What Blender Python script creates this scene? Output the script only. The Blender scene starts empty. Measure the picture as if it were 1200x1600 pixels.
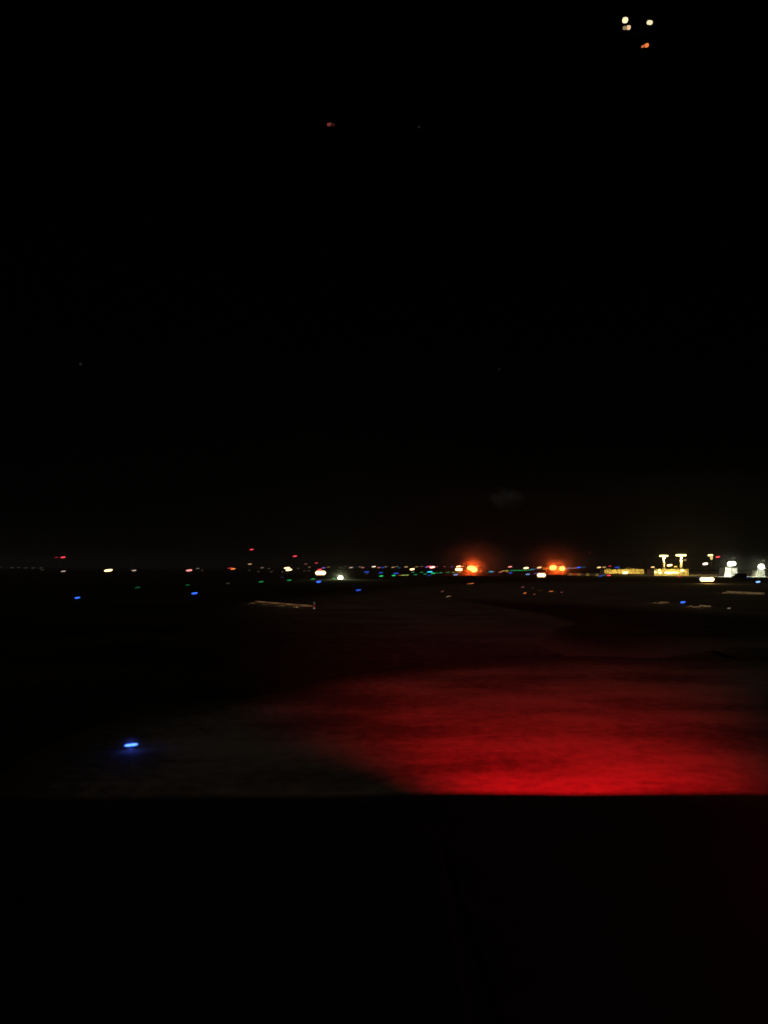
import bpy, bmesh, math, random
from mathutils import Vector, Matrix
random.seed(7)
S = bpy.context.scene
C = S.collection
R = math.radians

# ------------------------------------------------------------------ camera
F = 1204.0                      # focal length in pixels of a 1200 x 1600 frame
PITCH = math.atan(86.5 / F)     # the horizon lies 86.5 pixels under the middle
CAM = Vector((0, 0, 5.0))
cd = bpy.data.cameras.new('camera')
cam = bpy.data.objects.new('camera', cd); C.objects.link(cam)
cam.location = CAM
cam.rotation_euler = (R(90) + PITCH, 0, 0)
cd.sensor_fit = 'VERTICAL'; cd.sensor_height = 24.0; cd.sensor_width = 18.0
cd.lens = 24.0 * F / 1600
cd.clip_start = 0.1; cd.clip_end = 30000
cd.dof.use_dof = True; cd.dof.focus_distance = 330
cd.dof.aperture_fstop = (cd.lens / 1000) / 0.055
S.camera = cam

# ------------------------------------------------------------------ night sky, moon, exposure
MOON_EL, MOON_AZ = R(38), R(200)
w = bpy.data.worlds.new('World'); S.world = w; w.use_nodes = True
nt = w.node_tree; nt.nodes.clear()
sky = nt.nodes.new('ShaderNodeTexSky'); sky.sky_type = 'NISHITA'; sky.sun_disc = False
sky.sun_elevation = MOON_EL; sky.sun_rotation = MOON_AZ
bg = nt.nodes.new('ShaderNodeBackground'); bg.inputs[1].default_value = 0.000012
wo = nt.nodes.new('ShaderNodeOutputWorld')
nt.links.new(sky.outputs[0], bg.inputs[0]); nt.links.new(bg.outputs[0], wo.inputs[0])
ml = bpy.data.lights.new('moonlight', 'SUN'); ml.energy = 0.10; ml.angle = R(0.5); ml.color = (1.0, 0.86, 0.72)
mo = bpy.data.objects.new('moonlight', ml); C.objects.link(mo)
mo.rotation_euler = (R(90) - MOON_EL, 0, R(180) - MOON_AZ + R(-40)); mo.location = (0, -20, 40)
S.view_settings.view_transform = 'Standard'; S.view_settings.look = 'None'
S.view_settings.exposure = 0; S.view_settings.gamma = 1; S.view_settings.use_curve_mapping = False
S.render.engine = 'CYCLES'
cy = S.cycles
cy.use_denoising = True
cy.max_bounces = 4; cy.diffuse_bounces = 1; cy.glossy_bounces = 2; cy.volume_bounces = 0
cy.sample_clamp_indirect = 0.5
cy.filter_width = 1.6

# ------------------------------------------------------------------ helpers
def at(px, py, Y):
    """World point seen at pixel (px, py) of the 1200 x 1600 frame, Y metres ahead."""
    c, s = math.cos(PITCH), math.sin(PITCH)
    a, b = (px - 600) / F, (800 - py) / F
    d = Vector((a, c - b * s, s + b * c))
    return CAM + d * (Y / d.y)

def ground_at(px, py, z=0.0):
    p = at(px, py, 1.0) - CAM
    return CAM + p * ((z - CAM.z) / p.z)

def mat(name, col, rough=0.8, spec=0.3, metal=0.0):
    m = bpy.data.materials.new(name); m.use_nodes = True
    b = m.node_tree.nodes['Principled BSDF']
    b.inputs['Base Color'].default_value = (*col, 1); b.inputs['Roughness'].default_value = rough
    b.inputs['Specular IOR Level'].default_value = spec; b.inputs['Metallic'].default_value = metal
    return m

def mottled(name, c0, c1, scale, rough=0.9, stretch=(1, 1, 1), detail=5, bump=0.0, lo=0.35, hi=0.65, spec=0.2, rot=0.0, edge=None):
    m = mat(name, c0, rough, spec); n = m.node_tree.nodes; l = m.node_tree.links
    b = n['Principled BSDF']
    tc = n.new('ShaderNodeTexCoord'); mp = n.new('ShaderNodeMapping')
    mp.inputs['Scale'].default_value = stretch; mp.inputs['Rotation'].default_value = (0, 0, rot)
    nz = n.new('ShaderNodeTexNoise'); nz.inputs['Scale'].default_value = scale; nz.inputs['Detail'].default_value = detail
    nz2 = n.new('ShaderNodeTexNoise'); nz2.inputs['Scale'].default_value = scale * 9; nz2.inputs['Detail'].default_value = 9; nz2.inputs['Roughness'].default_value = 0.68
    mx0 = n.new('ShaderNodeMath'); mx0.operation = 'MULTIPLY_ADD'; mx0.inputs[1].default_value = 0.5
    cr = n.new('ShaderNodeValToRGB')
    cr.color_ramp.elements[0].position = lo; cr.color_ramp.elements[0].color = (*c0, 1)
    cr.color_ramp.elements[1].position = hi; cr.color_ramp.elements[1].color = (*c1, 1)
    l.new(tc.outputs['Object'], mp.inputs[0]); l.new(mp.outputs[0], nz.inputs['Vector'])
    l.new(tc.outputs['Object'], nz2.inputs['Vector'])
    sb = n.new('ShaderNodeMath'); sb.operation = 'SUBTRACT'; sb.inputs[1].default_value = 0.5
    l.new(nz2.outputs[0], sb.inputs[0]); l.new(sb.outputs[0], mx0.inputs[0]); l.new(nz.outputs[0], mx0.inputs[2])
    l.new(mx0.outputs[0], cr.inputs[0]); l.new(cr.outputs[0], b.inputs['Base Color'])
    if edge:            # worn, overgrown margin: the surface gives way to the soil around it
        at_ = n.new('ShaderNodeAttribute'); at_.attribute_name = 'inside'
        ad = n.new('ShaderNodeMath'); ad.operation = 'MULTIPLY_ADD'; ad.inputs[1].default_value = 0.9
        sm = n.new('ShaderNodeMapRange'); sm.interpolation_type = 'SMOOTHSTEP'
        sm.inputs[1].default_value = 0.05; sm.inputs[2].default_value = 0.95
        l.new(sb.outputs[0], ad.inputs[0]); l.new(at_.outputs['Fac'], ad.inputs[2]); l.new(ad.outputs[0], sm.inputs[0])
        mx = n.new('ShaderNodeMix'); mx.data_type = 'RGBA'; mx.inputs[6].default_value = (*edge, 1)
        l.new(sm.outputs[0], mx.inputs[0]); l.new(cr.outputs[0], mx.inputs[7]); l.new(mx.outputs[2], b.inputs['Base Color'])
    if bump:
        bp = n.new('ShaderNodeBump'); bp.inputs['Strength'].default_value = bump; bp.inputs['Distance'].default_value = 0.02
        l.new(nz2.outputs[0], bp.inputs['Height']); l.new(bp.outputs[0], b.inputs['Normal'])
    return m

EM = {}
def glow(name, col, strength):
    key = (name, round(strength, 4))
    if key not in EM:
        m = bpy.data.materials.new('lit_' + name); m.use_nodes = True
        n = m.node_tree.nodes; n.clear()
        e = n.new('ShaderNodeEmission'); o = n.new('ShaderNodeOutputMaterial')
        e.inputs[0].default_value = (*col, 1); e.inputs[1].default_value = strength
        m.node_tree.links.new(e.outputs[0], o.inputs[0])
        m.cycles.emission_sampling = 'NONE'
        EM[key] = m
    return EM[key]

def mesh_from(bm, name, m=None):
    me = bpy.data.meshes.new(name); bm.to_mesh(me); bm.free()
    if m: me.materials.append(m)
    return me

def link(name, me, parent=None, loc=(0, 0, 0), rot=(0, 0, 0), scale=(1, 1, 1), m=None):
    o = bpy.data.objects.new(name, me); C.objects.link(o)
    o.location = loc; o.rotation_euler = rot; o.scale = scale
    if parent: o.parent = parent
    if m:
        if not me.materials: me.materials.append(m)
        o.material_slots[0].link = 'OBJECT'; o.material_slots[0].material = m
    return o

def tag(o, label=None, cat=None, group=None, kind=None):
    if label: o['label'] = label
    if cat: o['category'] = cat
    if group: o['group'] = group
    if kind: o['kind'] = kind
    return o

def empty(name, loc, label, cat, group=None, rz=0):
    o = bpy.data.objects.new(name, None); C.objects.link(o)
    o.location = loc; o.rotation_euler = (0, 0, rz); o.empty_display_size = 0.2
    return tag(o, label, cat, group)

def cyl(bm, p0, p1, r0, r1=None, seg=10):
    r1 = r0 if r1 is None else r1
    p0, p1 = Vector(p0), Vector(p1); d = p1 - p0
    q = Vector((0, 0, 1)).rotation_difference(d)
    M = Matrix.Translation((p0 + p1) / 2) @ q.to_matrix().to_4x4()
    bmesh.ops.create_cone(bm, cap_ends=True, segments=seg, radius1=r0, radius2=r1, depth=d.length, matrix=M)

def box(bm, c, s, bev=0.0):
    g = bmesh.ops.create_cube(bm, size=1.0, matrix=Matrix.Translation(c) @ Matrix.Diagonal((*s, 1)))
    if bev:
        vs = set(g['verts']); es = [e for e in bm.edges if e.verts[0] in vs and e.verts[1] in vs]
        bmesh.ops.bevel(bm, geom=es, offset=bev, segments=2, affect='EDGES')

def ob(name, bm, m, parent=None, **k):
    return link(name, mesh_from(bm, name, m), parent, **k)

def sheet(name, pts, z, m, label=None, inset=0):
    bm = bmesh.new()
    lay = bm.verts.layers.float.new('inside')
    vs = [bm.verts.new((x, y, z)) for x, y in pts]
    if inset:
        c = Vector((sum(p[0] for p in pts) / len(pts), sum(p[1] for p in pts) / len(pts), z))
        ins = [bm.verts.new(v.co.lerp(c, inset)) for v in vs]
        for v in ins: v[lay] = 1.0
        for i in range(len(vs)): bm.faces.new((vs[i - 1], vs[i], ins[i], ins[i - 1]))
        vs = ins
    f = bm.faces.new(vs)
    bmesh.ops.triangulate(bm, faces=[f])
    for f in bm.faces:
        if f.normal.z < 0: f.normal_flip()
    o = ob(name, bm, m); o['kind'] = 'structure'
    if label: o['label'] = label
    return o

def lamp(name, kind, loc, power, col, parent=None, radius=0.25, **k):
    d = bpy.data.lights.new(name, kind); d.energy = power; d.color = col
    if kind in ('POINT', 'SPOT'): d.shadow_soft_size = radius
    for a, b in k.items(): setattr(d, a, b)
    o = bpy.data.objects.new(name, d); C.objects.link(o); o.location = loc
    if parent: o.parent = parent
    return o

# capsule along X, unit length 1 and unit thickness 1, shared by every lamp lens, shaped as the lights' smear
def capsule_mesh():
    bm = bmesh.new()
    bmesh.ops.create_uvsphere(bm, u_segments=14, v_segments=8, radius=0.5)
    for v in bm.verts:      # squarer ends than an ellipsoid
        x, y, z = v.co * 2
        v.co.x = 0.5 * math.copysign(abs(x) ** 0.55, x)
    return mesh_from(bm, 'lens')
LENS = capsule_mesh()
bm = bmesh.new(); cyl(bm, (0, 0, 0), (0, 0, 1), 1.0, seg=8); ROD = mesh_from(bm, 'rod')
bm = bmesh.new(); cyl(bm, (0, 0, 0), (0, 0, 0.6), 1.0, 0.9, 12); cyl(bm, (0, 0, 0.6), (0, 0, 1), 0.7, 0.4, 12); BASE = mesh_from(bm, 'base')
bm = bmesh.new(); box(bm, (0, 0, 0), (1, 1, 1), 0.06); HEAD = mesh_from(bm, 'head')

DARK = mat('weathered_grey_metal', (0.10, 0.10, 0.10), 0.7)
YELM = mat('yellow_painted_steel', (0.35, 0.22, 0.02), 0.6)
STEEL = mottled('galvanised_steel', (0.32, 0.32, 0.31), (0.45, 0.45, 0.43), 2.0, 0.55)
WHITEP = mottled('white_painted_panel', (0.70, 0.70, 0.66), (0.76, 0.76, 0.72), 0.3, 0.6)
RUBBER = mat('black_rubber', (0.015, 0.015, 0.015), 0.9)

# ------------------------------------------------------------------ ground
GRASS = mottled('dark_grass', (0.006, 0.008, 0.004), (0.04, 0.036, 0.02), 0.045, 1.0, (1, 1.6, 1), bump=0.6, spec=0.05)
DRY = mottled('glare_toned_grass', (0.08, 0.066, 0.048), (0.25, 0.21, 0.155), 0.12, 1.0, (1, 1.8, 1), bump=0.6, lo=0.25, hi=0.75, spec=0.05, edge=(0.025, 0.022, 0.014))  # paler brown puts the glare over this ground into its colour
CONC = mottled('worn_concrete', (0.085, 0.072, 0.058), (0.26, 0.225, 0.18), 0.26, 0.9, (0.6, 1.0, 1), detail=9, bump=0.7, lo=0.36, hi=0.62, spec=0.1, rot=R(-14), edge=(0.04, 0.034, 0.022))
ASPH = mottled('black_asphalt', (0.010, 0.010, 0.010), (0.03, 0.029, 0.027), 0.2, 0.9, bump=0.2, spec=0.1, edge=(0.14, 0.118, 0.086))
PAINT = mottled('worn_paint', (0.13, 0.11, 0.09), (0.25, 0.22, 0.18), 1.6, 0.8, (0.4, 2, 1), lo=0.3, hi=0.7)
APRON = mottled('pale_apron_concrete', (0.22, 0.21, 0.18), (0.34, 0.32, 0.28), 0.05, 0.8, spec=0.1)

def wob(pts, n=6, amp=0.05):
    """closed outline in pixels -> wavy outline on the ground"""
    g = [ground_at(*p) for p in pts]; out = []
    for i in range(len(g)):
        a0, a, b, b1 = g[i - 1], g[i], g[(i + 1) % len(g)], g[(i + 2) % len(g)]
        for k in range(n):
            t = k / n
            p = 0.5 * ((2 * a) + (b - a0) * t + (2 * a0 - 5 * a + 4 * b - b1) * t * t + (3 * a - a0 - 3 * b + b1) * t ** 3)
            s = 1 + random.uniform(-amp, amp) * 0.3
            out.append((p.x * s, p.y * s))
    return out

sheet('ground', [(-2600, -25), (2600, -25), (2600, 5200), (-2600, 5200)], 0.0, GRASS)
sheet('glare_toned_verge', wob([(300, 950), (520, 925), (700, 910), (1000, 906), (1300, 908), (1340, 1000), (1300, 1085), (900, 1080), (620, 1075), (430, 1060), (330, 1010)]), 0.004, DRY, inset=0.4)  # patch carries the brownish glare as a paler tone
sheet('dark_taxiway', wob([(690, 932), (850, 938), (1000, 946), (1330, 966), (1330, 1010), (1180, 1012), (1080, 1020), (990, 1039), (900, 1028), (836, 1006), (850, 985), (880, 972), (790, 950)]), 0.008, ASPH, inset=0.5)
sheet('concrete_stand', wob([(40, 1185), (200, 1120), (420, 1085), (600, 1050), (820, 1028), (1050, 1030), (1330, 1034), (1600, 1300), (1500, 1700), (600, 1900), (-300, 1700), (-60, 1300)]), 0.012, CONC, inset=0.36)  # left end's pale tone also stands in for warm aircraft light
sheet('far_apron', [tuple(ground_at(880, 899.5)[:2]), tuple(ground_at(1400, 903.5)[:2]), (900, 900), (260, 900)], 0.005, APRON)

def painted(p0, p1, wpx, m=PAINT):
    a, b = ground_at(*p0), ground_at(*p1)
    ya = (a.y + b.y) / 2
    wd = wpx * ya * ya / (5.0 * F)             # px of height on the ground -> metres
    n = Vector((-(b - a).y, (b - a).x, 0)).normalized() * wd / 2
    pts = []
    N = 12
    for k in range(N + 1):
        t = k / N; p = a.lerp(b, t); e = 0.55 + 0.45 * math.sin(math.pi * t)
        pts.append(tuple((p + n * e * random.uniform(.8, 1.1))[:2]))
    for k in range(N, -1, -1):
        t = k / N; p = a.lerp(b, t); e = 0.55 + 0.45 * math.sin(math.pi * t)
        pts.append(tuple((p - n * e * random.uniform(.8, 1.1))[:2]))
    return sheet('painted_line', pts, 0.017, m)
painted((585, 1166), (800, 1146), 4); painted((640, 1136), (765, 1120), 3.5)

# ------------------------------------------------------------------ own aircraft: wing, red beacon below it
SKIN = mottled('dark_grey_wing_paint', (0.012, 0.012, 0.013), (0.022, 0.022, 0.022), 0.7, 0.75, spec=0.05)
air = empty('airplane', (0, 4.0, 0), 'dark wing of an aircraft filling the bottom of the view below the red glow', 'airplane')
LE = lambda x: 7.2 + 0.022 * x + 0.035 * math.sin(x * 1.1 + .6) + 0.022 * math.sin(x * 2.7)          # leading edge, metres ahead of the camera
prof = [(-5.0, 2.55), (-3.0, 2.78), (-1.2, 2.95), (-0.5, 3.0), (-0.2, 2.985), (-0.05, 2.94), (0.0, 2.88), (-0.06, 2.80), (-0.4, 2.68), (-2.0, 2.52), (-5.0, 2.50)]
bm = bmesh.new(); rows = []
for k in range(113):
    x = -14 + k * 0.25
    rows.append([bm.verts.new((x, LE(x) + py - 4.0, pz)) for py, pz in prof])
for a, b in zip(rows, rows[1:]):
    for i in range(len(prof)):
        j = (i + 1) % len(prof); bm.faces.new((a[i], b[i], b[j], a[j]))
bm.faces.new(rows[0]); bm.faces.new(rows[-1][::-1])
bmesh.ops.recalc_face_normals(bm, faces=bm.faces)
wing = ob('wing', bm, SKIN, air)
for x in (-9.5, -4.6, 0.4, 5.3, 10.2):                                # skin panel joints on the wing top
    bm = bmesh.new(); box(bm, (x, 0.6, 2.93), (0.02, 3.0, 0.02)); s = ob('panel_joint', bm, RUBBER, wing)
    s.rotation_euler = (0.03, 0, 0); s.location = (0, 0, -0.02)
bm = bmesh.new()                                                       # unseen pod under the wing, placed to shade the red beam
for k, (y, r) in enumerate([(-1.6, .45), (-0.8, .75), (0.4, .86), (1.6, .85), (2.4, .72)]):
    if k: cyl(bm, (0, py_, 0), (0, y, 0), pr_, r, 20)
    py_, pr_ = y, r
gd = bmesh.new()                                                       # unseen panel added left of the pod to shade the red beam
pts = [(-6.5, 1.0), (2.7, 1.0), (2.95, 1.62), (2.6, 1.70), (2.5, 1.95), (2.1, 1.97), (1.9, 1.74), (1.4, 1.76), (1.2, 2.0), (0.6, 2.02), (0.4, 1.86), (-1.0, 1.92), (-1.3, 2.05), (-6.5, 2.05)]
fa = [gd.verts.new((x, 4.6, z)) for x, z in pts]; fb = [gd.verts.new((x, 4.72, z)) for x, z in pts]
gd.faces.new(fa); gd.faces.new(fb[::-1])
for i in range(len(pts)): gd.faces.new((fa[i], fb[i], fb[(i + 1) % len(pts)], fa[(i + 1) % len(pts)]))
bmesh.ops.recalc_face_normals(gd, faces=gd.faces); ob('beam_shade', gd, SKIN, air)
ob('shading_pod', bm, SKIN, air, loc=(2.55, 2.6, 1.36))
bm = bmesh.new(); cyl(bm, (0, 0, 0), (0, 0, -0.08), 0.1, 0.1, 14); bmesh.ops.create_uvsphere(bm, u_segments=14, v_segments=7, radius=0.085, matrix=Matrix.Translation((0, 0, -0.09)))
ob('beacon', bm, glow('red_beacon', (1, 0.02, 0.02), 3), air, loc=(3.6, 2.25, 2.55))
bl = lamp('beacon_light', 'SPOT', (3.6, 2.35, 2.30), 61000, (1.0, 0.0005, 0.008), air, 0.3, spot_size=R(52), spot_blend=1.0)
ub = lamp('wing_red_fill', 'POINT', (4.9, 2.0, 4.3), 50, (1.0, 0.0005, 0.03), air, 0.1)  # unseen red fill added to tint the wing top
tgt = Vector((3.9, 19.6, 0.0)) - Vector((3.6, 6.35, 2.30))
bl.rotation_euler = tgt.to_track_quat('-Z', 'Y').to_euler()

# ------------------------------------------------------------------ lights of the airfield
COL = {
 'blue': (0.035, 0.14, 1.0), 'ice blue': (0.06, 0.17, 1.0), 'pale blue': (0.25, 0.5, 1.0), 'cyan': (0.03, 0.55, 0.85), 'violet': (0.45, 0.25, 1.0),
 'green': (0.015, 0.45, 0.11), 'yellow-green': (0.55, 0.75, 0.15), 'amber': (1.0, 0.48, 0.06),
 'fire': (1.0, 0.42, 0.075), 'orange': (1.0, 0.26, 0.05), 'red': (1.0, 0.06, 0.08), 'pink': (1.0, 0.28, 0.24),
 'white': (1.0, 0.74, 0.54), 'cream': (1.0, 0.60, 0.24), 'cold white': (1.0, 0.98, 0.72),
}
BR = {'faint': 0.05, 'dim': 0.22, 'mid': 0.62, 'bright': 1.8, 'dazzling': 5.0}
ORD = ['first', 'second', 'third', 'fourth', 'fifth', 'sixth', 'seventh', 'eighth', 'ninth', 'tenth', 'eleventh', 'twelfth',
       'thirteenth', 'fourteenth', 'fifteenth', 'sixteenth', 'seventeenth', 'eighteenth', 'nineteenth', 'twentieth']

# px, py, width, height, colour, brightness, distance (None: stands on the ground)
EDGE = [
 (205, 1164, 19, 4.8, 'ice blue', 'dazzling'), (121, 934, 8, 3.2, 'blue', 'bright'), (304, 927, 9, 3.4, 'blue', 'bright'),
 (560, 922, 8, 3.4, 'blue', 'mid'), (498, 909, 7, 3.6, 'blue', 'bright'), (572.5, 893.8, 8, 3, 'blue', 'mid'),
 (595, 895, 6, 2.6, 'blue', 'mid'), (618.5, 896, 8, 2.8, 'blue', 'mid'), (671.5, 893.8, 8, 3.2, 'cyan', 'bright'),
 (670.5, 899, 6, 2.6, 'blue', 'dim'), (712, 898, 7, 3.4, 'pale blue', 'mid'), (767, 893.6, 7, 4, 'cyan', 'mid'),
 (797.5, 895.2, 6, 2.6, 'blue', 'mid'), (824.5, 897.4, 6, 3, 'pale blue', 'mid'), (838, 896, 8, 2.2, 'violet', 'dim'),
 (938, 900, 5, 2.2, 'blue', 'mid'), (943.5, 898.6, 5, 2, 'pale blue', 'dim'), (1067, 941, 7.5, 3.4, 'blue', 'bright'),
 (1184.5, 909.2, 6.5, 3.4, 'pale blue', 'bright'), (1168.5, 902.4, 6, 2.4, 'blue', 'dim'), (1091.5, 903, 4.5, 2, 'blue', 'dim'),
]
CENTRE = [
 (215, 918, 8, 2.2, 'green', 'dim'), (293, 914, 6, 2.2, 'green', 'dim'), (356, 911.5, 6, 2.0, 'white', 'faint'),
 (408, 909, 7, 2.4, 'green', 'mid'), (452, 906.6, 6.5, 2.6, 'green', 'mid'), (489, 904.8, 6.5, 2.6, 'green', 'mid'),
 (521.5, 903.6, 6, 2.2, 'green', 'mid'), (595.5, 900.2, 6, 2.8, 'green', 'bright'), (615, 899.4, 5.5, 2.6, 'green', 'bright'),
 (624, 898.8, 5, 1.8, 'orange', 'dim'), (629.5, 898.9, 6, 2, 'yellow-green', 'mid'), (635.5, 898.7, 6, 2, 'yellow-green', 'mid'),
 (645, 894.2, 5, 2, 'green', 'mid'), (649, 898, 5.5, 2.2, 'green', 'mid'), (658.5, 894.4, 5, 2, 'green', 'mid'),
 (664, 897, 5, 2, 'green', 'mid'), (676.5, 896, 6, 2.6, 'green', 'bright'), (682, 895.3, 4, 1.8, 'green', 'mid'),
 (688.5, 895.1, 5.5, 2.4, 'green', 'mid'), (699.5, 894.6, 5.5, 2.2, 'green', 'mid'), (708.5, 894.5, 5, 2.2, 'green', 'mid'),
 (718, 894.5, 6, 1.8, 'amber', 'mid'), (786, 892.2, 6, 1.6, 'amber', 'mid'), (791.5, 891.7, 5, 1.6, 'yellow-green', 'mid'),
 (799, 891.4, 5, 1.8, 'green', 'mid'), (804.5, 891.3, 5, 1.9, 'green', 'mid'), (810, 891.2, 5, 2.1, 'green', 'mid'),
 (815.5, 891.1, 5, 2.1, 'green', 'mid'), (821, 890.9, 5, 2.1, 'green', 'mid'), (826, 890.7, 4.5, 1.8, 'green', 'mid'),
 (781.5, 894.2, 5, 2.4, 'pink', 'mid'), (792.5, 893.3, 5, 1.8, 'orange', 'mid'), (951, 899.2, 6, 2.6, 'red', 'bright'),
 (1061.5, 901, 6, 2, 'red', 'mid'), (771, 893.4, 6, 1.4, 'orange', 'dim'), (749, 893, 9, 1.6, 'orange', 'mid'),
 (1139, 950.3, 5, 2, 'white', 'dim'), (573, 896.5, 5, 1.6, 'white', 'faint'), (544, 902.6, 5, 1.6, 'white', 'faint'),
 (441, 902, 5, 2, 'violet', 'faint'),
]
GLINTS = [   # lamp glints on the pavement, built as small glowing pieces
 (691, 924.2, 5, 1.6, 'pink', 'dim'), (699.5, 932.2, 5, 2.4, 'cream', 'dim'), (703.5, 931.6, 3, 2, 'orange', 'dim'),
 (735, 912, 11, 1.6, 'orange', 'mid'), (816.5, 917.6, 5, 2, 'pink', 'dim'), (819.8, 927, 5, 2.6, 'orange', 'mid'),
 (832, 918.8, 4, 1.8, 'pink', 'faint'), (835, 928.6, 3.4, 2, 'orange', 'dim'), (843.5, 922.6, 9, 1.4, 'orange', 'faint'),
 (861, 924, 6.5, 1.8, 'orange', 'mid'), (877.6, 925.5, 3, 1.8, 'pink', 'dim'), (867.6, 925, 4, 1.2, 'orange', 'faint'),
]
POLE = [   # px, py, w, h, colour, brightness, distance
 (19, 887, 5, 1.6, 'white', 'faint', 900), (29, 886.9, 5, 1.3, 'white', 'faint', 900), (40.5, 887.3, 5.5, 1.5, 'white', 'faint', 900),
 (51.5, 887.4, 5.5, 1.5, 'white', 'faint', 900), (63.8, 887.5, 5.5, 1.6, 'white', 'faint', 900), (66.2, 890.4, 5, 1.5, 'white', 'faint', 760),
 (1, 886.3, 3, 1.4, 'white', 'faint', 900),
 (88.5, 871, 6, 2.2, 'red', 'dim', 800), (98.5, 870.8, 7, 2.8, 'red', 'bright', 800), (99, 892.6, 7, 2.2, 'white', 'mid', 600),
 (169.3, 891.2, 12, 4.4, 'cream', 'dazzling', 650), (209.5, 891.4, 6.5, 2.4, 'white', 'mid', 650), (205.4, 890, 4, 1.4, 'white', 'faint', 700),
 (295.5, 891.2, 9, 3.6, 'pink', 'bright', 640), (309, 888.2, 5, 1.6, 'white', 'dim', 800), (316, 891, 4, 1.6, 'white', 'faint', 700),
 (360, 887.6, 8, 2.0, 'red', 'mid', 700), (364, 889, 7, 2.0, 'orange', 'bright', 700), (393.2, 858.6, 5.5, 2, 'red', 'bright', 900),
 (390.4, 881.4, 5.5, 2.2, 'cream', 'mid', 800), (389.5, 891, 4, 1.6, 'white', 'faint', 700), (409.6, 887, 5, 1.8, 'white', 'dim', 850),
 (420.2, 888.4, 4.5, 1.8, 'white', 'faint', 850), (404, 893, 3.5, 1.8, 'white', 'faint', 620), (424, 893.3, 4.5, 1.8, 'white', 'faint', 620),
 (448.5, 887.5, 8.5, 3.4, 'cream', 'dazzling', 600), (451.4, 890.4, 9, 3.6, 'cream', 'dazzling', 600),
 (460.8, 869, 6, 2.2, 'red', 'bright', 850), (466, 888, 4, 1.8, 'white', 'faint', 850), (441.5, 893.5, 4, 1.6, 'white', 'faint', 700), (477.8, 881.2, 5, 1.8, 'pink', 'dim', 850),
 (483.4, 886.1, 4, 1.6, 'cream', 'dim', 850), (475.5, 892.2, 4, 1.5, 'white', 'faint', 650), (482.5, 892, 5, 1.5, 'white', 'faint', 650),
 (494.3, 879.6, 5, 2.1, 'red', 'mid', 850), (499.6, 889.8, 6, 2.2, 'red', 'bright', 560),
 (505.4, 887.3, 5.5, 1.7, 'violet', 'mid', 560), (513.2, 886, 5, 1.6, 'cream', 'dim', 900),
 (532, 886.6, 4, 2, 'white', 'faint', 900), (540, 885.4, 5, 1.5, 'white', 'faint', 1100), (548.5, 886.8, 6, 2, 'white', 'mid', 1000), (557, 886.2, 4, 1.6, 'blue', 'faint', 1000),
 (562.5, 885.6, 4.5, 1.5, 'white', 'dim', 1100), (566.8, 886.8, 5, 1.8, 'pink', 'mid', 1000), (584, 885.4, 6, 2, 'white', 'bright', 1000),
 (592, 886.8, 5, 1.8, 'pink', 'mid', 1000), (598, 886.9, 4.5, 1.6, 'blue', 'mid', 1000), (603, 885.6, 4.5, 1.5, 'white', 'dim', 1100),
 (614, 886.4, 5, 1.7, 'cream', 'mid', 1000), (620, 885.2, 4.5, 1.4, 'white', 'dim', 1100), (623.6, 887.2, 4, 1.6, 'cyan', 'dim', 1000),
 (634.6, 885.8, 5.5, 1.9, 'cream', 'mid', 1000), (644, 889.5, 7, 3.2, 'cream', 'dazzling', 620), (651, 885.6, 5.5, 1.9, 'cream', 'dim', 1000),
 (659, 885.1, 4, 1.4, 'cream', 'dim', 1100), (667, 886, 5, 2, 'violet', 'mid', 900), (670, 885, 6, 1.6, 'red', 'bright', 900),
 (675.5, 886.2, 8, 3.8, 'pink', 'dazzling', 800), (682.5, 885.3, 4, 1.5, 'pink', 'dim', 1000), (695, 885.3, 4, 1.4, 'pink', 'dim', 1000),
 (706.5, 885.5, 5, 1.5, 'violet', 'dim', 1000), (716.5, 885, 7, 2.2, 'cream', 'dazzling', 800), (722.6, 885.1, 5, 1.8, 'orange', 'bright', 800),
 (754.5, 880.8, 5, 1.5, 'orange', 'faint', 900), (745.5, 885.2, 6, 1.8, 'orange', 'bright', 800),
 (797, 885.6, 6, 2.2, 'pink', 'bright', 800), (805, 886.8, 4, 1.4, 'blue', 'faint', 1000), (822, 887.6, 7.5, 3.2, 'cream', 'dazzling', 700),
 (831, 889.8, 6, 1.6, 'cyan', 'mid', 800), (837, 889.2, 5, 1.4, 'pale blue', 'dim', 850), (842.8, 886.8, 7, 3, 'cream', 'bright', 700), (852, 889.2, 8, 1.6, 'amber', 'mid', 700),
 (865, 879.4, 4, 1.4, 'orange', 'dim', 800), (888.5, 887.9, 7, 1.8, 'pale blue', 'mid', 800), (897.5, 887.8, 8, 1.6, 'pink', 'mid', 800),
 (904.5, 886.7, 5, 2.2, 'blue', 'bright', 800), (911.5, 886.3, 7, 1.2, 'cyan', 'dim', 900),
 (936, 886.6, 6, 2.6, 'cream', 'bright', 760), (944, 886.2, 5.5, 2.2, 'cream', 'mid', 760), (953, 884.6, 4.5, 2.2, 'red', 'mid', 800),
 (964.3, 886.6, 7, 2.6, 'blue', 'mid', 760), (920.5, 864, 5, 2, 'red', 'faint', 900),
 (1020, 886.2, 5.5, 2.4, 'cream', 'bright', 600), (1046.3, 883.2, 8, 4.2, 'cream', 'dazzling', 560), (1055.5, 885.3, 5, 2.6, 'amber', 'bright', 560),
 (1070, 875, 5, 2.2, 'cream', 'mid', 600), (1102, 881, 7.5, 4.2, 'white', 'dazzling', 520), (1121.6, 870.2, 6.5, 3, 'red', 'bright', 600),
 (1147.5, 872, 4, 1.6, 'cold white', 'dim', 600), (1192, 876, 4, 1.6, 'cold white', 'dim', 600),
]
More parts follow.
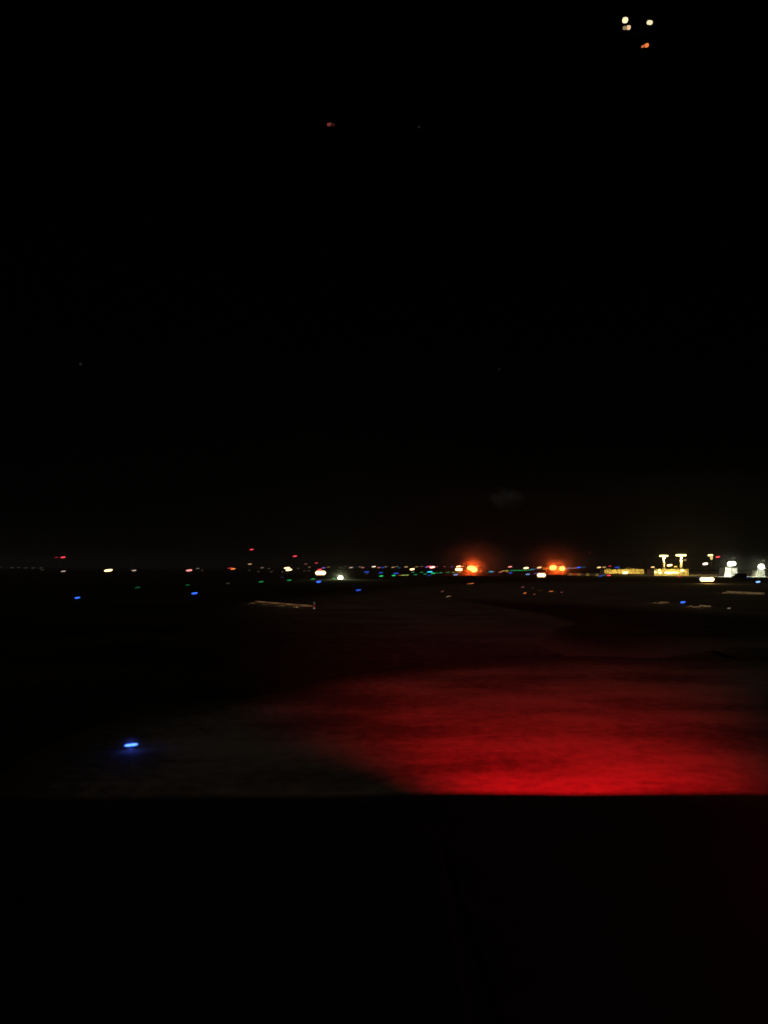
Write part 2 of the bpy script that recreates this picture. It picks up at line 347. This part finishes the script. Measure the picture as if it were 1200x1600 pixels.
SIGN = [   # lit panels on two legs: px, py, w, h, colour, brightness, distance
 (501, 895.2, 16, 6, 'cream', 'dazzling', 430, 'glowing warm white board panel on two legs left of the round white floodlight'),
 (717, 889.8, 11, 4, 'cream', 'dazzling', 560, 'small glowing cream board panel just left of the big orange lamp'),
 (846, 898.6, 13, 5.6, 'cream', 'dazzling', 345, 'glowing cream board panel on the ground below the twin orange lamps'),
 (1104.8, 905.2, 22, 6.2, 'cream', 'dazzling', 240, 'widest glowing yellow board panel on the right, below the white floodlights'),
]
LAND = [(738, 'the big orange lamp'), (532, 'the round white floodlight'), (501, 'the long warm board panel'), (870, 'the twin orange lamps'),
        (846, 'the cream board panel'), (1050, 'the two yellow masts'), (1105, 'the wide yellow board panel'), (1143, 'the dazzling white floodlight'),
        (975, 'the long yellow building'), (205, 'the near blue light'), (1189, 'the far right floodlight'), (169, 'the far left cream lamp'),
        (98, 'the far left red lamp')]
def near(px):
    d, n = min((abs(px - a), b) for a, b in LAND)
    a = next(x for x, t in LAND if t == n)
    side = 'level with' if abs(px - a) < 3 else ('left of' if px < a else 'right of')
    return side + ' ' + n

def ordinals(rows, keyf):
    groups = {}
    for i, r in enumerate(rows): groups.setdefault(keyf(r), []).append(i)
    res = {}
    for k, idx in groups.items():
        idx.sort(key=lambda i: rows[i][0])
        for n, i in enumerate(idx):
            m = len(idx)
            if m == 1: res[i] = 'the only one'
            elif n < len(ORD): res[i] = ORD[n] + ' from left'
            else: res[i] = ORD[m - n - 1] + ' from right'
    return res

WORD = {'faint': 'faint', 'dim': 'dim', 'mid': 'clear', 'bright': 'bright', 'dazzling': 'dazzling'}
TILT = R(-7)  # tilt of the smear built into the lenses
used_labels = set()
def unique(s):
    assert s not in used_labels, s
    assert 4 <= len(s.split()) <= 16, s
    used_labels.add(s); return s

def lens(parent, loc, wm, hm, colour, bright, tilt=TILT):
    return link('lens', LENS, parent, loc, (0, tilt, 0), (wm * 1.06, min(wm, hm) * 0.7, hm * 0.70), glow(colour, COL[colour], BR[bright]))

def ground_lights(rows, name, what, cat, group, zl):
    od = ordinals(rows, lambda r: (r[4], r[5]))
    for i, (px, py, wpx, hpx, c, b) in enumerate(rows):
        p = ground_at(px, py, 0.15 if wpx > 15 else zl)
        p = at(px, py, min(p.y, 900)) if p.y > 0 else p
        wm, hm = wpx * p.y / F, hpx * p.y / F
        base = max(p.z - hm / 2, 0.06)
        lab = unique('%s %s %s, %s, %s' % (WORD[b], c, what, od[i], near(px)))
        root = empty(name, (p.x, p.y, 0), lab, cat, group)
        link('base', BASE, root, (0, 0, 0), scale=(wm * 0.22 + 0.05, hm * 0.5 + 0.05, max(0.05, base * 0.5)), m=DARK)
        link('stem', ROD, root, (0, 0, max(0.05, base * 0.5)), scale=(0.02 + wm * 0.02, 0.02 + wm * 0.02, max(0.02, p.z - max(0.05, base * 0.5))), m=DARK)
        lens(root, (0, 0, p.z), wm, hm, c, b, R(-22) if name == 'pavement_glint' and wpx < 6 else TILT)
        if i == 0 and name == 'edge_light':
            lamp('edge_lamp', 'POINT', (0, -0.1, p.z + 0.10), 3.0, (0.05, 0.10, 1.0), root, 0.03)

ground_lights(EDGE, 'edge_light', 'edge light', 'edge light', 'coloured edge lights along the taxiways', 0.36)
ground_lights(CENTRE, 'centreline_light', 'centreline light', 'centreline light', 'centreline lights on the far taxiways', 0.20)
ground_lights(GLINTS, 'pavement_glint', 'glowing pavement glint', 'marker', 'lamp glints on the middle pavement', 0.10)

od = ordinals(POLE, lambda r: (r[4], r[5]))
for i, (px, py, wpx, hpx, c, b, D) in enumerate(POLE):
    p = at(px, py, D); wm, hm = wpx * D / F, hpx * D / F
    tall = py < 882
    lab = unique('%s %s lamp on %s pole, %s, %s' % (WORD[b], c, 'tall' if tall else 'low', od[i], near(px)))
    root = empty('pole_lamp', (p.x, p.y, 0), lab, 'lamp', 'pole lamps along the horizon')
    link('pole', ROD, root, (0, 0.4, 0), scale=(0.12, 0.12, p.z), m=DARK)
    link('lamp_head', HEAD, root, (0, 0.25 + hm * 0.5, p.z + hm * 0.15), scale=(wm * 0.55, 0.4, hm * 0.5), m=DARK)
    lens(root, (0, 0, p.z), wm, hm, c, b)

for (px, py, wpx, hpx, c, b, D, lab) in SIGN:
    p = at(px, py, D); wm, hm = wpx * D / F, hpx * D / F
    root = empty('light_board', (p.x, p.y, 0), unique(lab), 'light board', 'glowing boards beside the taxiways')
    bm = bmesh.new(); box(bm, (0, 0.32, p.z), (wm * 1.02, 0.5, hm * 1.05), 0.08); ob('case', bm, DARK, root)
    bm = bmesh.new(); box(bm, (0, 0, p.z), (wm, 0.1, hm), 0.0)
    es = [e for e in bm.edges if abs(e.verts[0].co.y - e.verts[1].co.y) > 0.05]
    bmesh.ops.bevel(bm, geom=es, offset=hm * 0.24, segments=4, affect='EDGES')
    ob('lit_panel', bm, glow(c, COL[c], BR[b]), root)
    for s in (-1, 1):
        bm = bmesh.new(); cyl(bm, (s * wm * 0.35, 0.3, 0), (s * wm * 0.35, 0.3, p.z - hm * .4), 0.08); ob('leg', bm, DARK, root)

sg = at(1104.8, 905.2, 240)
lamp('board_glow', 'POINT', (sg.x, sg.y - 1.5, sg.z), 900, (1, 0.62, 0.15), None, 0.3)

# big round floodlights -----------------------------------------------------------------
bm = bmesh.new(); bmesh.ops.create_uvsphere(bm, u_segments=16, v_segments=10, radius=0.5); ROUND = mesh_from(bm, 'round_lens')
def flood(px, D, lenses, lab, power, col, light_px, group='large floodlights', wash=False):
    p = at(px, light_px[1], D)
    root = empty('floodlight', (p.x, D, 0), unique(lab), 'floodlight', group)
    top = max(at(a, b, D).z for a, b, *_ in lenses)
    bm = bmesh.new(); cyl(bm, (0, 0.6, 0), (0, 0.6, top), 0.1, 0.07); ob('pole', bm, RUBBER, root)
    for (a, b, wpx, hpx, c, br) in lenses:
        q = at(a, b, D)
        wm, hm = wpx * D / F, hpx * D / F
        hd = link('lamp_head', HEAD, root, (q.x - p.x, 0.45, q.z), scale=(wm * .7, 0.5, hm * .7), m=DARK)
        link('lens', ROUND, root, (q.x - p.x, 0, q.z), (0, TILT, 0), (wm, min(wm, hm) * .6, hm), glow(c, COL[c], BR[br]))
    fl = lamp('flood', 'POINT' if wash else 'SPOT', (0, -1.6, p.z), power, col, root, 0.4)
    if not wash:
        fl.data.spot_size = R(178); fl.data.spot_blend = 0.3; fl.rotation_euler = (R(84), 0, 0)
    return root
flood(738, 470, [(735.5, 887.4, 11, 6.8, 'fire', 'dazzling'), (741, 890.2, 9.5, 7.5, 'fire', 'dazzling')],
      'biggest dazzling orange floodlight glowing over the taxiway right of centre', 110000, (1, 0.075, 0.007), (738, 888.5))
flood(864, 520, [(864, 887, 11, 6.6, 'fire', 'dazzling')], 'rounder left lamp of the twin orange floodlights', 56000, (1, 0.075, 0.007), (864, 887))
flood(878, 520, [(878.5, 888.4, 8.5, 6.8, 'fire', 'dazzling')], 'smaller right lamp of the twin orange floodlights', 40000, (1, 0.075, 0.007), (878, 888))
flood(532, 330, [(532, 903, 8, 8, 'cold white', 'dazzling')], 'round greenish white floodlight low over the dark grass left of centre', 7000, (0.8, 0.85, 0.42), (532, 903), wash=True)
flood(1143, 405, [(1141, 881, 9, 7.6, 'cold white', 'dazzling'), (1146, 880.6, 8, 7, 'cold white', 'dazzling')],
      'dazzling white floodlight shining on the pale block at right', 46000, (0.85, 0.90, 0.62), (1143, 881))
flood(1189.5, 405, [(1189.5, 885.6, 10.5, 9, 'cold white', 'dazzling')], 'white floodlight at the far right edge', 40000, (0.85, 0.90, 0.62), (1189.5, 885.6))

# T-shaped yellow masts -----------------------------------------------------------------
def mast(px, ytop, wpx, hpx, D, lab, power, short=False):
    p = at(px, ytop, D); wm, hm = wpx * D / F, hpx * D / F
    root = empty('light_mast', (p.x, D, 0), unique(lab), 'light mast', 'yellow floodlit masts on the apron')
    bm = bmesh.new(); cyl(bm, (0, 0, 0), (0, 0, p.z - hm * .5), 0.7, 0.65, 16)
    for k in range(5): cyl(bm, (0, 0, p.z * (0.25 + .14 * k)), (0, 0, p.z * (0.25 + .14 * k) + 0.25), 0.8, 0.8, 16)
    ob('pole', bm, RUBBER if short else WHITEP, root)  # short mast's pole is coloured black so that it looks unlit
    if short: link('lamp', LENS, root, (0.2, -1.2, p.z - 1.6), (0, 0, 0), (1.9, .8, 3.4), glow('mast', (1.0, 0.8, 0.26), .9))
    bm = bmesh.new(); box(bm, (0, 0.4, p.z + hm * .2), (wm * .9, 0.5, hm * .4), 0.05); ob('crossbar', bm, STEEL, root)
    n = 5
    for k in range(n):
        x = (k - (n - 1) / 2) * wm / n
        link('lamp', LENS, root, (x, -0.1, p.z), (0, 0, 0), (wm / n * 1.06, 0.8, hm * (1.0 if k in (0, n - 1) else 1.2)), glow('mast', (1.0, 0.8, 0.26), 5))
    lamp('mast_flood', 'POINT', (0, -2.2, p.z - hm * 1.1), power, (1.0, 0.68, 0.18), root, 0.3)
    return root
mast(1037, 868.6, 13.5, 2.3, 500, 'left one of the two T-shaped yellow light masts behind the yellow building', 8000)
mast(1064, 867.6, 16, 2.8, 500, 'right and brighter one of the two T-shaped yellow light masts', 11000)
mast(1110, 867.6, 7.5, 2.2, 560, 'short dimmer yellow light mast beside the red lamp at right', 3500, True)

# long yellow-lit buildings -------------------------------------------------------------
WALL = mottled('pale_render', (0.58, 0.52, 0.37), (0.64, 0.58, 0.42), 0.1, 0.85)
ROOF = mat('grey_roof_sheet', (0.14, 0.14, 0.14), 0.7)
WIN = glow('window', (1.0, 0.70, 0.20), 1.4)
def terminal(x0, x1, ytop, ybot, D, lab, nwin, lamps, power):
    a, b = at(x0, ybot, D), at(x1, ytop, D)
    W, H = b.x - a.x, b.z; cx = (a.x + b.x) / 2
    root = empty('terminal_building', (cx, D, 0), unique(lab), 'building', 'yellow lit airport buildings')
    bm = bmesh.new(); box(bm, (0, 6, H / 2), (W, 12, H)); wl = ob('wall', bm, WALL, root)
    bm = bmesh.new(); box(bm, (0, 5.6, H + 0.16), (W + .8, 13.6, 0.3), 0.05); box(bm, (W * .2, 6, H + .75), (W * .24, 5, 0.9), .05); ob('roof', bm, ROOF, root)
    for k in range(nwin):
        x = -W / 2 + W * (k + .5) / nwin + random.uniform(-.1, .1)
        ww = W / nwin * random.uniform(.45, .7)
        fr = bmesh.new(); box(fr, (x, -0.03, H * .55), (ww + .12, 0.16, H * .38)); f = ob('window', fr, WALL, wl)
        pn = bmesh.new(); box(pn, (x, -0.13, H * .55), (ww, 0.04, H * .36)); ob('pane', pn, glow('window', (1.0, 0.68, 0.17), random.choice((.5, .7, .9))), f)
    for k in range(nwin + 1):
        x = -W / 2 + W * k / nwin
        bm = bmesh.new(); cyl(bm, (x, -0.7, 0), (x, -0.7, H), 0.14); ob('column', bm, WHITEP, root)
    for (lx, ly, wpx, hpx) in lamps:
        q = at(lx, ly, D - 1.6)
        link('wall_lamp', LENS, root, (q.x - cx, -1.6, q.z), (0, TILT, 0), (wpx * D / F, .5, hpx * D / F), glow('wall_lamp', (1, .82, .3), 4))
    for k in range(4):
        x = -W / 2 + W * (k + .5) / 4
        wf = lamp('wall_flood', 'SPOT', (x, -7, H * 1.1), power, (1.0, 0.66, 0.09), root, 0.3, spot_size=R(110), spot_blend=.5); wf.rotation_euler = (R(72), 0, 0)
    return root
terminal(944, 1005.5, 889.8, 896, 600, 'long low yellow building left of the two light masts', 9,
         [(977, 895, 8, 4)], 2100)
terminal(1022, 1075, 889.6, 899.6, 470, 'brighter yellow building at the foot of the two light masts', 8,
         [(1030, 891, 4, 2.2), (1024.5, 894, 4, 2.2), (1031.5, 895, 5, 2.6), (1041, 894.6, 5, 3.4), (1046, 895.2, 6, 3.4), (1052, 894.6, 6, 3), (1058, 894.8, 5, 2.2), (1066, 891.4, 6, 2.2)], 1900)

# pale block under the white floodlight, and a narrower one at the frame edge ------------
def pale_block(x0, x1, ytop, ybot, D, lab, wash):
    a, b = at(x0, ybot, D), at(x1, ytop, D); W, H = b.x - a.x, b.z
    root = empty('service_building', ((a.x + b.x) / 2, D, 0), unique(lab), 'building', 'pale blocks under white floodlights')
    bm = bmesh.new()
    vs = [(-W / 2 - .9, 0, 0), (W / 2, 0, 0), (W / 2, 0, H), (-W / 2, 0, H)]
    f = [bm.verts.new(v) for v in vs]; g = [bm.verts.new((x, 7, z)) for x, _, z in vs]
    bm.faces.new(f); bm.faces.new(g[::-1])
    for i in range(4): bm.faces.new((f[i], g[i], g[(i + 1) % 4], f[(i + 1) % 4]))
    bmesh.ops.recalc_face_normals(bm, faces=bm.faces); ob('wall', bm, WHITEP, root)
    bm = bmesh.new(); box(bm, (0, 3.4, H + .1), (W + .5, 7.6, .2), .03); ob('roof', bm, ROOF, root)
    bm = bmesh.new(); box(bm, (0, -0.05, H * .62), (W * .96, .12, H * .07)); ob('ledge', bm, STEEL, root)
    bm = bmesh.new(); box(bm, (W * .2, -0.05, H * .22), (W * .3, .1, H * .44)); ob('door', bm, STEEL, root)
    ws = lamp('wall_fill', 'SPOT', (0, -6, H * 1.25), wash * 1.0, (.95, .95, .72), root, .2, spot_size=R(100), spot_blend=.6)  # added spot, makes the wall brighter than the floodlight does
    ws.rotation_euler = (R(58), 0, 0)
pale_block(1134, 1152, 887, 901, 415, 'pale white block lit by the dazzling white floodlight', 2600)
pale_block(1185.5, 1195, 891, 901.5, 415, 'narrow pale block under the far right floodlight', 500)

# parked van silhouette ----------------------------------------------------------------
VANP = mat('dark_van_paint', (0.03, 0.03, 0.032), 0.5)
vp = ground_at(1155, 904.6)
van = empty('parked_van', (vp.x, vp.y, 0), 'dark parked van in front of the pale white block', 'van')
bm = bmesh.new()
pts = [(-2.9, .35), (2.9, .35), (2.9, 2.35), (-1.3, 2.35), (-1.75, 1.45), (-2.8, 1.2)]
a = [bm.verts.new((x, -.95, z)) for x, z in pts]; b = [bm.verts.new((x, .95, z)) for x, z in pts]
bm.faces.new(a); bm.faces.new(b[::-1])
for i in range(len(pts)): bm.faces.new((a[i], b[i], b[(i + 1) % 6], a[(i + 1) % 6]))
bmesh.ops.recalc_face_normals(bm, faces=bm.faces)
bmesh.ops.bevel(bm, geom=list(bm.edges), offset=.08, segments=2, affect='EDGES')
body = ob('body', bm, VANP, van)
bm = bmesh.new(); box(bm, (-.7, -.97, 1.8), (1.0, .05, .6), .02); ob('window', bm, mat('dark_glass', (.02, .02, .02), .1, .5), van)
for x in (-1.9, 1.9):
    for y in (-.9, .9):
        bm = bmesh.new(); cyl(bm, (0, -.11, 0), (0, .11, 0), .36, .36, 18); ob('wheel', bm, RUBBER, van, loc=(x, y, .36))

# faint pale strips lit on the ground: kerbs --------------------------------------------
KERB = mottled('pale_concrete_kerb', (0.30, 0.27, 0.20), (0.50, 0.46, 0.36), 0.5, 0.85)
def kerb(p0, p1, hgt, power, lab, n=9, col=(1, .68, .32), nl=4):
    a, b = ground_at(*p0), ground_at(*p1); d = b - a; L = d.length
    rz = math.atan2(d.y, d.x)
    root = empty('kerb', a, unique(lab), 'kerb', 'pale low kerbs beside the pavement', rz)
    for k in range(n):
        l = L / n
        bm = bmesh.new(); box(bm, (0, 0, 0), (l * .985, .35, hgt), .02)
        ob('kerb_stone', bm, KERB, root, loc=(l * (k + .5), 0, hgt / 2 + random.uniform(-.01, .01)))
    for k in range(nl):            # unseen fill lights added low in front of the kerb
        x = L * (k + .5) / nl
        bm = bmesh.new(); cyl(bm, (0, 0, 0), (0, 0, .1), .05, .04, 10); kl = ob('kerb_fill_stub', bm, DARK, root, loc=(x, -1.5, 0))
        lamp('kerb_fill', 'POINT', (0, 0, .2), power, col, kl, .04)
kerb((400, 941), (492, 948.6), 0.22, 13, 'pale kerb strip on the dark grass left of centre, ending at a small post')
kerb((1135, 926), (1196, 929), 0.35, 14, 'pale kerb strip near the right edge under the wide yellow board panel')
kerb((1030, 941.4), (1046, 942), 0.14, 3, 'short pale kerb just left of the blue light on the right', 3)
kerb((1094, 947.2), (1113, 948.6), 0.16, 6, 'short bright kerb right of the blue light on the right', 3)
kerb((886, 898.6), (941, 900.2), 1.4, 60, 'dim olive-lit ground strip left of the long yellow building', 6, (1, .66, .12))  # strip of lit ground, built here as a raised kerb

pp = ground_at(491, 951.5)
post = empty('marker_post', pp, 'small pale marker post at the end of the kerb left of centre', 'post')
bm = bmesh.new(); cyl(bm, (0, 0, 0), (0, 0, .8), .05, .045, 12); ob('post', bm, WHITEP, post)
bm = bmesh.new(); box(bm, (0, -.02, .72), (.16, .1, .2), .02); ob('reflector', bm, glow('marker', (1, .86, .7), .08), post)  # reflector and foot glow themselves in place of caught light
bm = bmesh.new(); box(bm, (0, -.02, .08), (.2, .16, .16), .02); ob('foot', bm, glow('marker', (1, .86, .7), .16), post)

# ------------------------------------------------------------------ things in the sky
def sky_cluster(D, lights, lab, wing_px, roll):
    cx = sum(l[0] for l in lights) / len(lights); cyp = sum(l[1] for l in lights) / len(lights)
    p = at(cx, cyp, D)
    root = empty('airplane', p, unique(lab), 'airplane', 'lights high in the black sky')
    s = D / F
    bm = bmesh.new(); cyl(bm, (0, -2.5 * s, 0), (0, 18 * s, 3 * s), 2.0 * s, 1.2 * s, 12); bmesh.ops.create_uvsphere(bm, u_segments=12, v_segments=8, radius=2.0 * s, matrix=Matrix.Translation((0, -2.5 * s, 0)))
    ob('fuselage', bm, SKIN, root)  # unseen dark body added to carry the lights
    bm = bmesh.new(); box(bm, (0, 3 * s, -.5 * s), (wing_px * s, 5 * s, .6 * s), .1 * s); wg = ob('wing', bm, SKIN, root); wg.rotation_euler = (0, roll, 0)
    bm = bmesh.new(); box(bm, (0, 15 * s, 5 * s), (.5 * s, 4 * s, 7 * s), .1 * s); ob('tail_fin', bm, SKIN, root)
    for (a, b, w_, h_, c, br, t) in lights:
        q = at(a, b, D * .985) - p
        link('sky_spot', LENS, root, q, (0, t, 0), (w_ * s, min(w_, h_) * s, h_ * s), glow('sky_' + c, COL2[c], br))
COL2 = {'cream': (1.0, .88, .52), 'tan': (1.0, .66, .36), 'orange': (1.0, .24, .06), 'red': (1.0, .16, .12), 'white': (1, .9, .9)}
sky_cluster(520, [(976.8, 31.5, 9, 8.5, 'cream', 1.1, 0), (1015.2, 35.2, 9.5, 6.5, 'cream', .95, .1), (982.2, 43, 6.5, 6.5, 'tan', .85, 0), (976.5, 43.6, 7, 5.5, 'tan', .3, 0),
                (1010.5, 70.8, 6.5, 6, 'orange', .85, R(-25)), (1005, 72.3, 7, 3.6, 'orange', .55, R(-25))],
          'cluster of three cream lights and one orange light high at upper right', 44, R(-6))
sky_cluster(700, [(514, 194.5, 6.5, 5, 'red', .16, 0), (515.8, 194, 2.2, 4, 'white', .4, R(20)), (520.5, 194.8, 5, 4.6, 'red', .035, 0)],
          'one small red light high above the middle', 10, 0)
for px, py, sz, br, lab in ((655, 198.5, 3.6, .012, 'faint pale star right of the small red light in the sky'), (126, 569, 4.5, .012, 'faint lone star in the left half of the sky'),
                            (780, 577, 3.4, .008, 'barely visible star above the pale cloud wisp')):
    o = link('star', ROUND, None, at(px, py, 9000), (0, 0, 0), (sz * 9000 / F,) * 3, glow('star', (.8, .95, .9), br))
    tag(o, unique(lab), 'star', 'faint stars')

# pale wisp of cloud, outside the haze
bm = bmesh.new(); bmesh.ops.create_icosphere(bm, subdivisions=3, radius=1.0)
cm = bpy.data.materials.new('thin_cloud'); cm.use_nodes = True; n = cm.node_tree.nodes; n.clear(); l = cm.node_tree.links
out = n.new('ShaderNodeOutputMaterial'); pv = n.new('ShaderNodeVolumePrincipled'); tc = n.new('ShaderNodeTexCoord')
nz = n.new('ShaderNodeTexNoise'); nz.inputs['Scale'].default_value = 1.5; nz.inputs['Detail'].default_value = 4
ln = n.new('ShaderNodeVectorMath'); ln.operation = 'LENGTH'
mr = n.new('ShaderNodeMapRange'); mr.inputs[1].default_value = .1; mr.inputs[2].default_value = 1.0; mr.inputs[3].default_value = 1; mr.inputs[4].default_value = 0
cr = n.new('ShaderNodeMapRange'); cr.inputs[1].default_value = .42; cr.inputs[2].default_value = .68
mm = n.new('ShaderNodeMath'); mm.operation = 'MULTIPLY'; m2 = n.new('ShaderNodeMath'); m2.operation = 'MULTIPLY'; m2.inputs[1].default_value = 0.09
l.new(tc.outputs['Object'], nz.inputs['Vector']); l.new(tc.outputs['Object'], ln.inputs[0]); l.new(ln.outputs['Value'], mr.inputs[0])
l.new(nz.outputs[0], cr.inputs[0]); l.new(cr.outputs[0], mm.inputs[0]); l.new(mr.outputs[0], mm.inputs[1]); l.new(mm.outputs[0], m2.inputs[0])
l.new(m2.outputs[0], pv.inputs['Density']); l.new(pv.outputs[0], out.inputs['Volume'])
pv.inputs['Color'].default_value = (.75, .95, 1.0, 1)
o = ob('cloud', bm, cm, None, loc=at(792, 779, 1800), scale=(46, 40, 30), rot=(0, R(10), 0))
tag(o, 'faint pale wisp of cloud above the big orange lamp', 'cloud', kind='stuff')

# ------------------------------------------------------------------ mist volumes, added to give the lamps their glow
def halo(px, py, D, rad, dens, lab, sq=0.8, seed=0.0, ex=2.0):
    m = bpy.data.materials.new('lamp_halo'); m.use_nodes = True; n = m.node_tree.nodes; n.clear(); l = m.node_tree.links
    out = n.new('ShaderNodeOutputMaterial'); pv = n.new('ShaderNodeVolumePrincipled'); tc = n.new('ShaderNodeTexCoord')
    ln = n.new('ShaderNodeVectorMath'); ln.operation = 'LENGTH'
    mr = n.new('ShaderNodeMapRange'); mr.inputs[1].default_value = 0.0; mr.inputs[2].default_value = 1.0; mr.inputs[3].default_value = 1; mr.inputs[4].default_value = 0
    pw = n.new('ShaderNodeMath'); pw.operation = 'POWER'; pw.inputs[1].default_value = ex
    nz = n.new('ShaderNodeTexNoise'); nz.noise_dimensions = '4D'; nz.inputs['W'].default_value = seed; nz.inputs['Scale'].default_value = 3.2; nz.inputs['Detail'].default_value = 3
    c2 = n.new('ShaderNodeMapRange'); c2.inputs[1].default_value = .3; c2.inputs[2].default_value = .7; c2.inputs[3].default_value = .3; c2.inputs[4].default_value = 1.6
    mm = n.new('ShaderNodeMath'); mm.operation = 'MULTIPLY'; m2 = n.new('ShaderNodeMath'); m2.operation = 'MULTIPLY'; m2.inputs[1].default_value = dens
    l.new(tc.outputs['Object'], ln.inputs[0]); l.new(tc.outputs['Object'], nz.inputs['Vector']); l.new(ln.outputs['Value'], mr.inputs[0])
    l.new(mr.outputs[0], pw.inputs[0]); l.new(nz.outputs[0], c2.inputs[0]); l.new(pw.outputs[0], mm.inputs[0]); l.new(c2.outputs[0], mm.inputs[1])
    l.new(mm.outputs[0], m2.inputs[0]); l.new(m2.outputs[0], pv.inputs['Density']); l.new(pv.outputs[0], out.inputs['Volume'])
    pv.inputs['Color'].default_value = (.95, .95, .95, 1); pv.inputs['Anisotropy'].default_value = 0.2
    bm = bmesh.new(); bmesh.ops.create_icosphere(bm, subdivisions=3, radius=1.0)
    r_ = rad * D / F
    o = ob('halo', bm, m, None, loc=at(px, py, D - 1.0), scale=(r_ * 1.15, r_, r_ * sq))
    tag(o, unique(lab), 'halo', kind='stuff')
halo(745, 880, 470, 74, 0.008, 'thin mist glowing orange round the biggest orange floodlight', 0.7, 1.0)
halo(872, 881, 520, 74, 0.007, 'thin mist glowing orange round the twin orange floodlights', 0.65, 4.0)
halo(738.5, 887, 469.5, 24, 0.035, 'bright orange glow close round the biggest orange floodlight', 0.8, 2.0, 1.3)
halo(871, 887, 519.5, 22, 0.075, 'bright orange glow close round the twin orange floodlights', 0.7, 3.0, 1.3)
halo(205, 1163, ground_at(205, 1164, .15).y - .05 + 1.0, 26, 0.3, 'deep blue glow round the nearest blue edge light', 0.6, 5.0)
halo(1189.5, 887, 404, 30, 0.004, 'thin mist glowing pale round the far right floodlight', 1.0, 8.0)
halo(1143, 884, 404, 34, 0.003, 'thin mist glowing pale round the dazzling white floodlight', 1.0, 7.0)
halo(532, 902, 328, 26, 0.005, 'thin mist glowing greenish round the low round floodlight', 0.9, 9.0)

# ------------------------------------------------------------------ night haze
bm = bmesh.new(); box(bm, (0, 2600, 29), (5400, 5400, 60))
hm_ = bpy.data.materials.new('night_haze'); hm_.use_nodes = True; n = hm_.node_tree.nodes; n.clear()
out = n.new('ShaderNodeOutputMaterial'); pv = n.new('ShaderNodeVolumePrincipled')
pv.inputs['Color'].default_value = (.9, .9, .9, 1); pv.inputs['Density'].default_value = 0.00014; pv.inputs['Anisotropy'].default_value = 0.3
hm_.node_tree.links.new(pv.outputs[0], out.inputs['Volume'])
o = ob('haze', bm, hm_); o['kind'] = 'stuff'
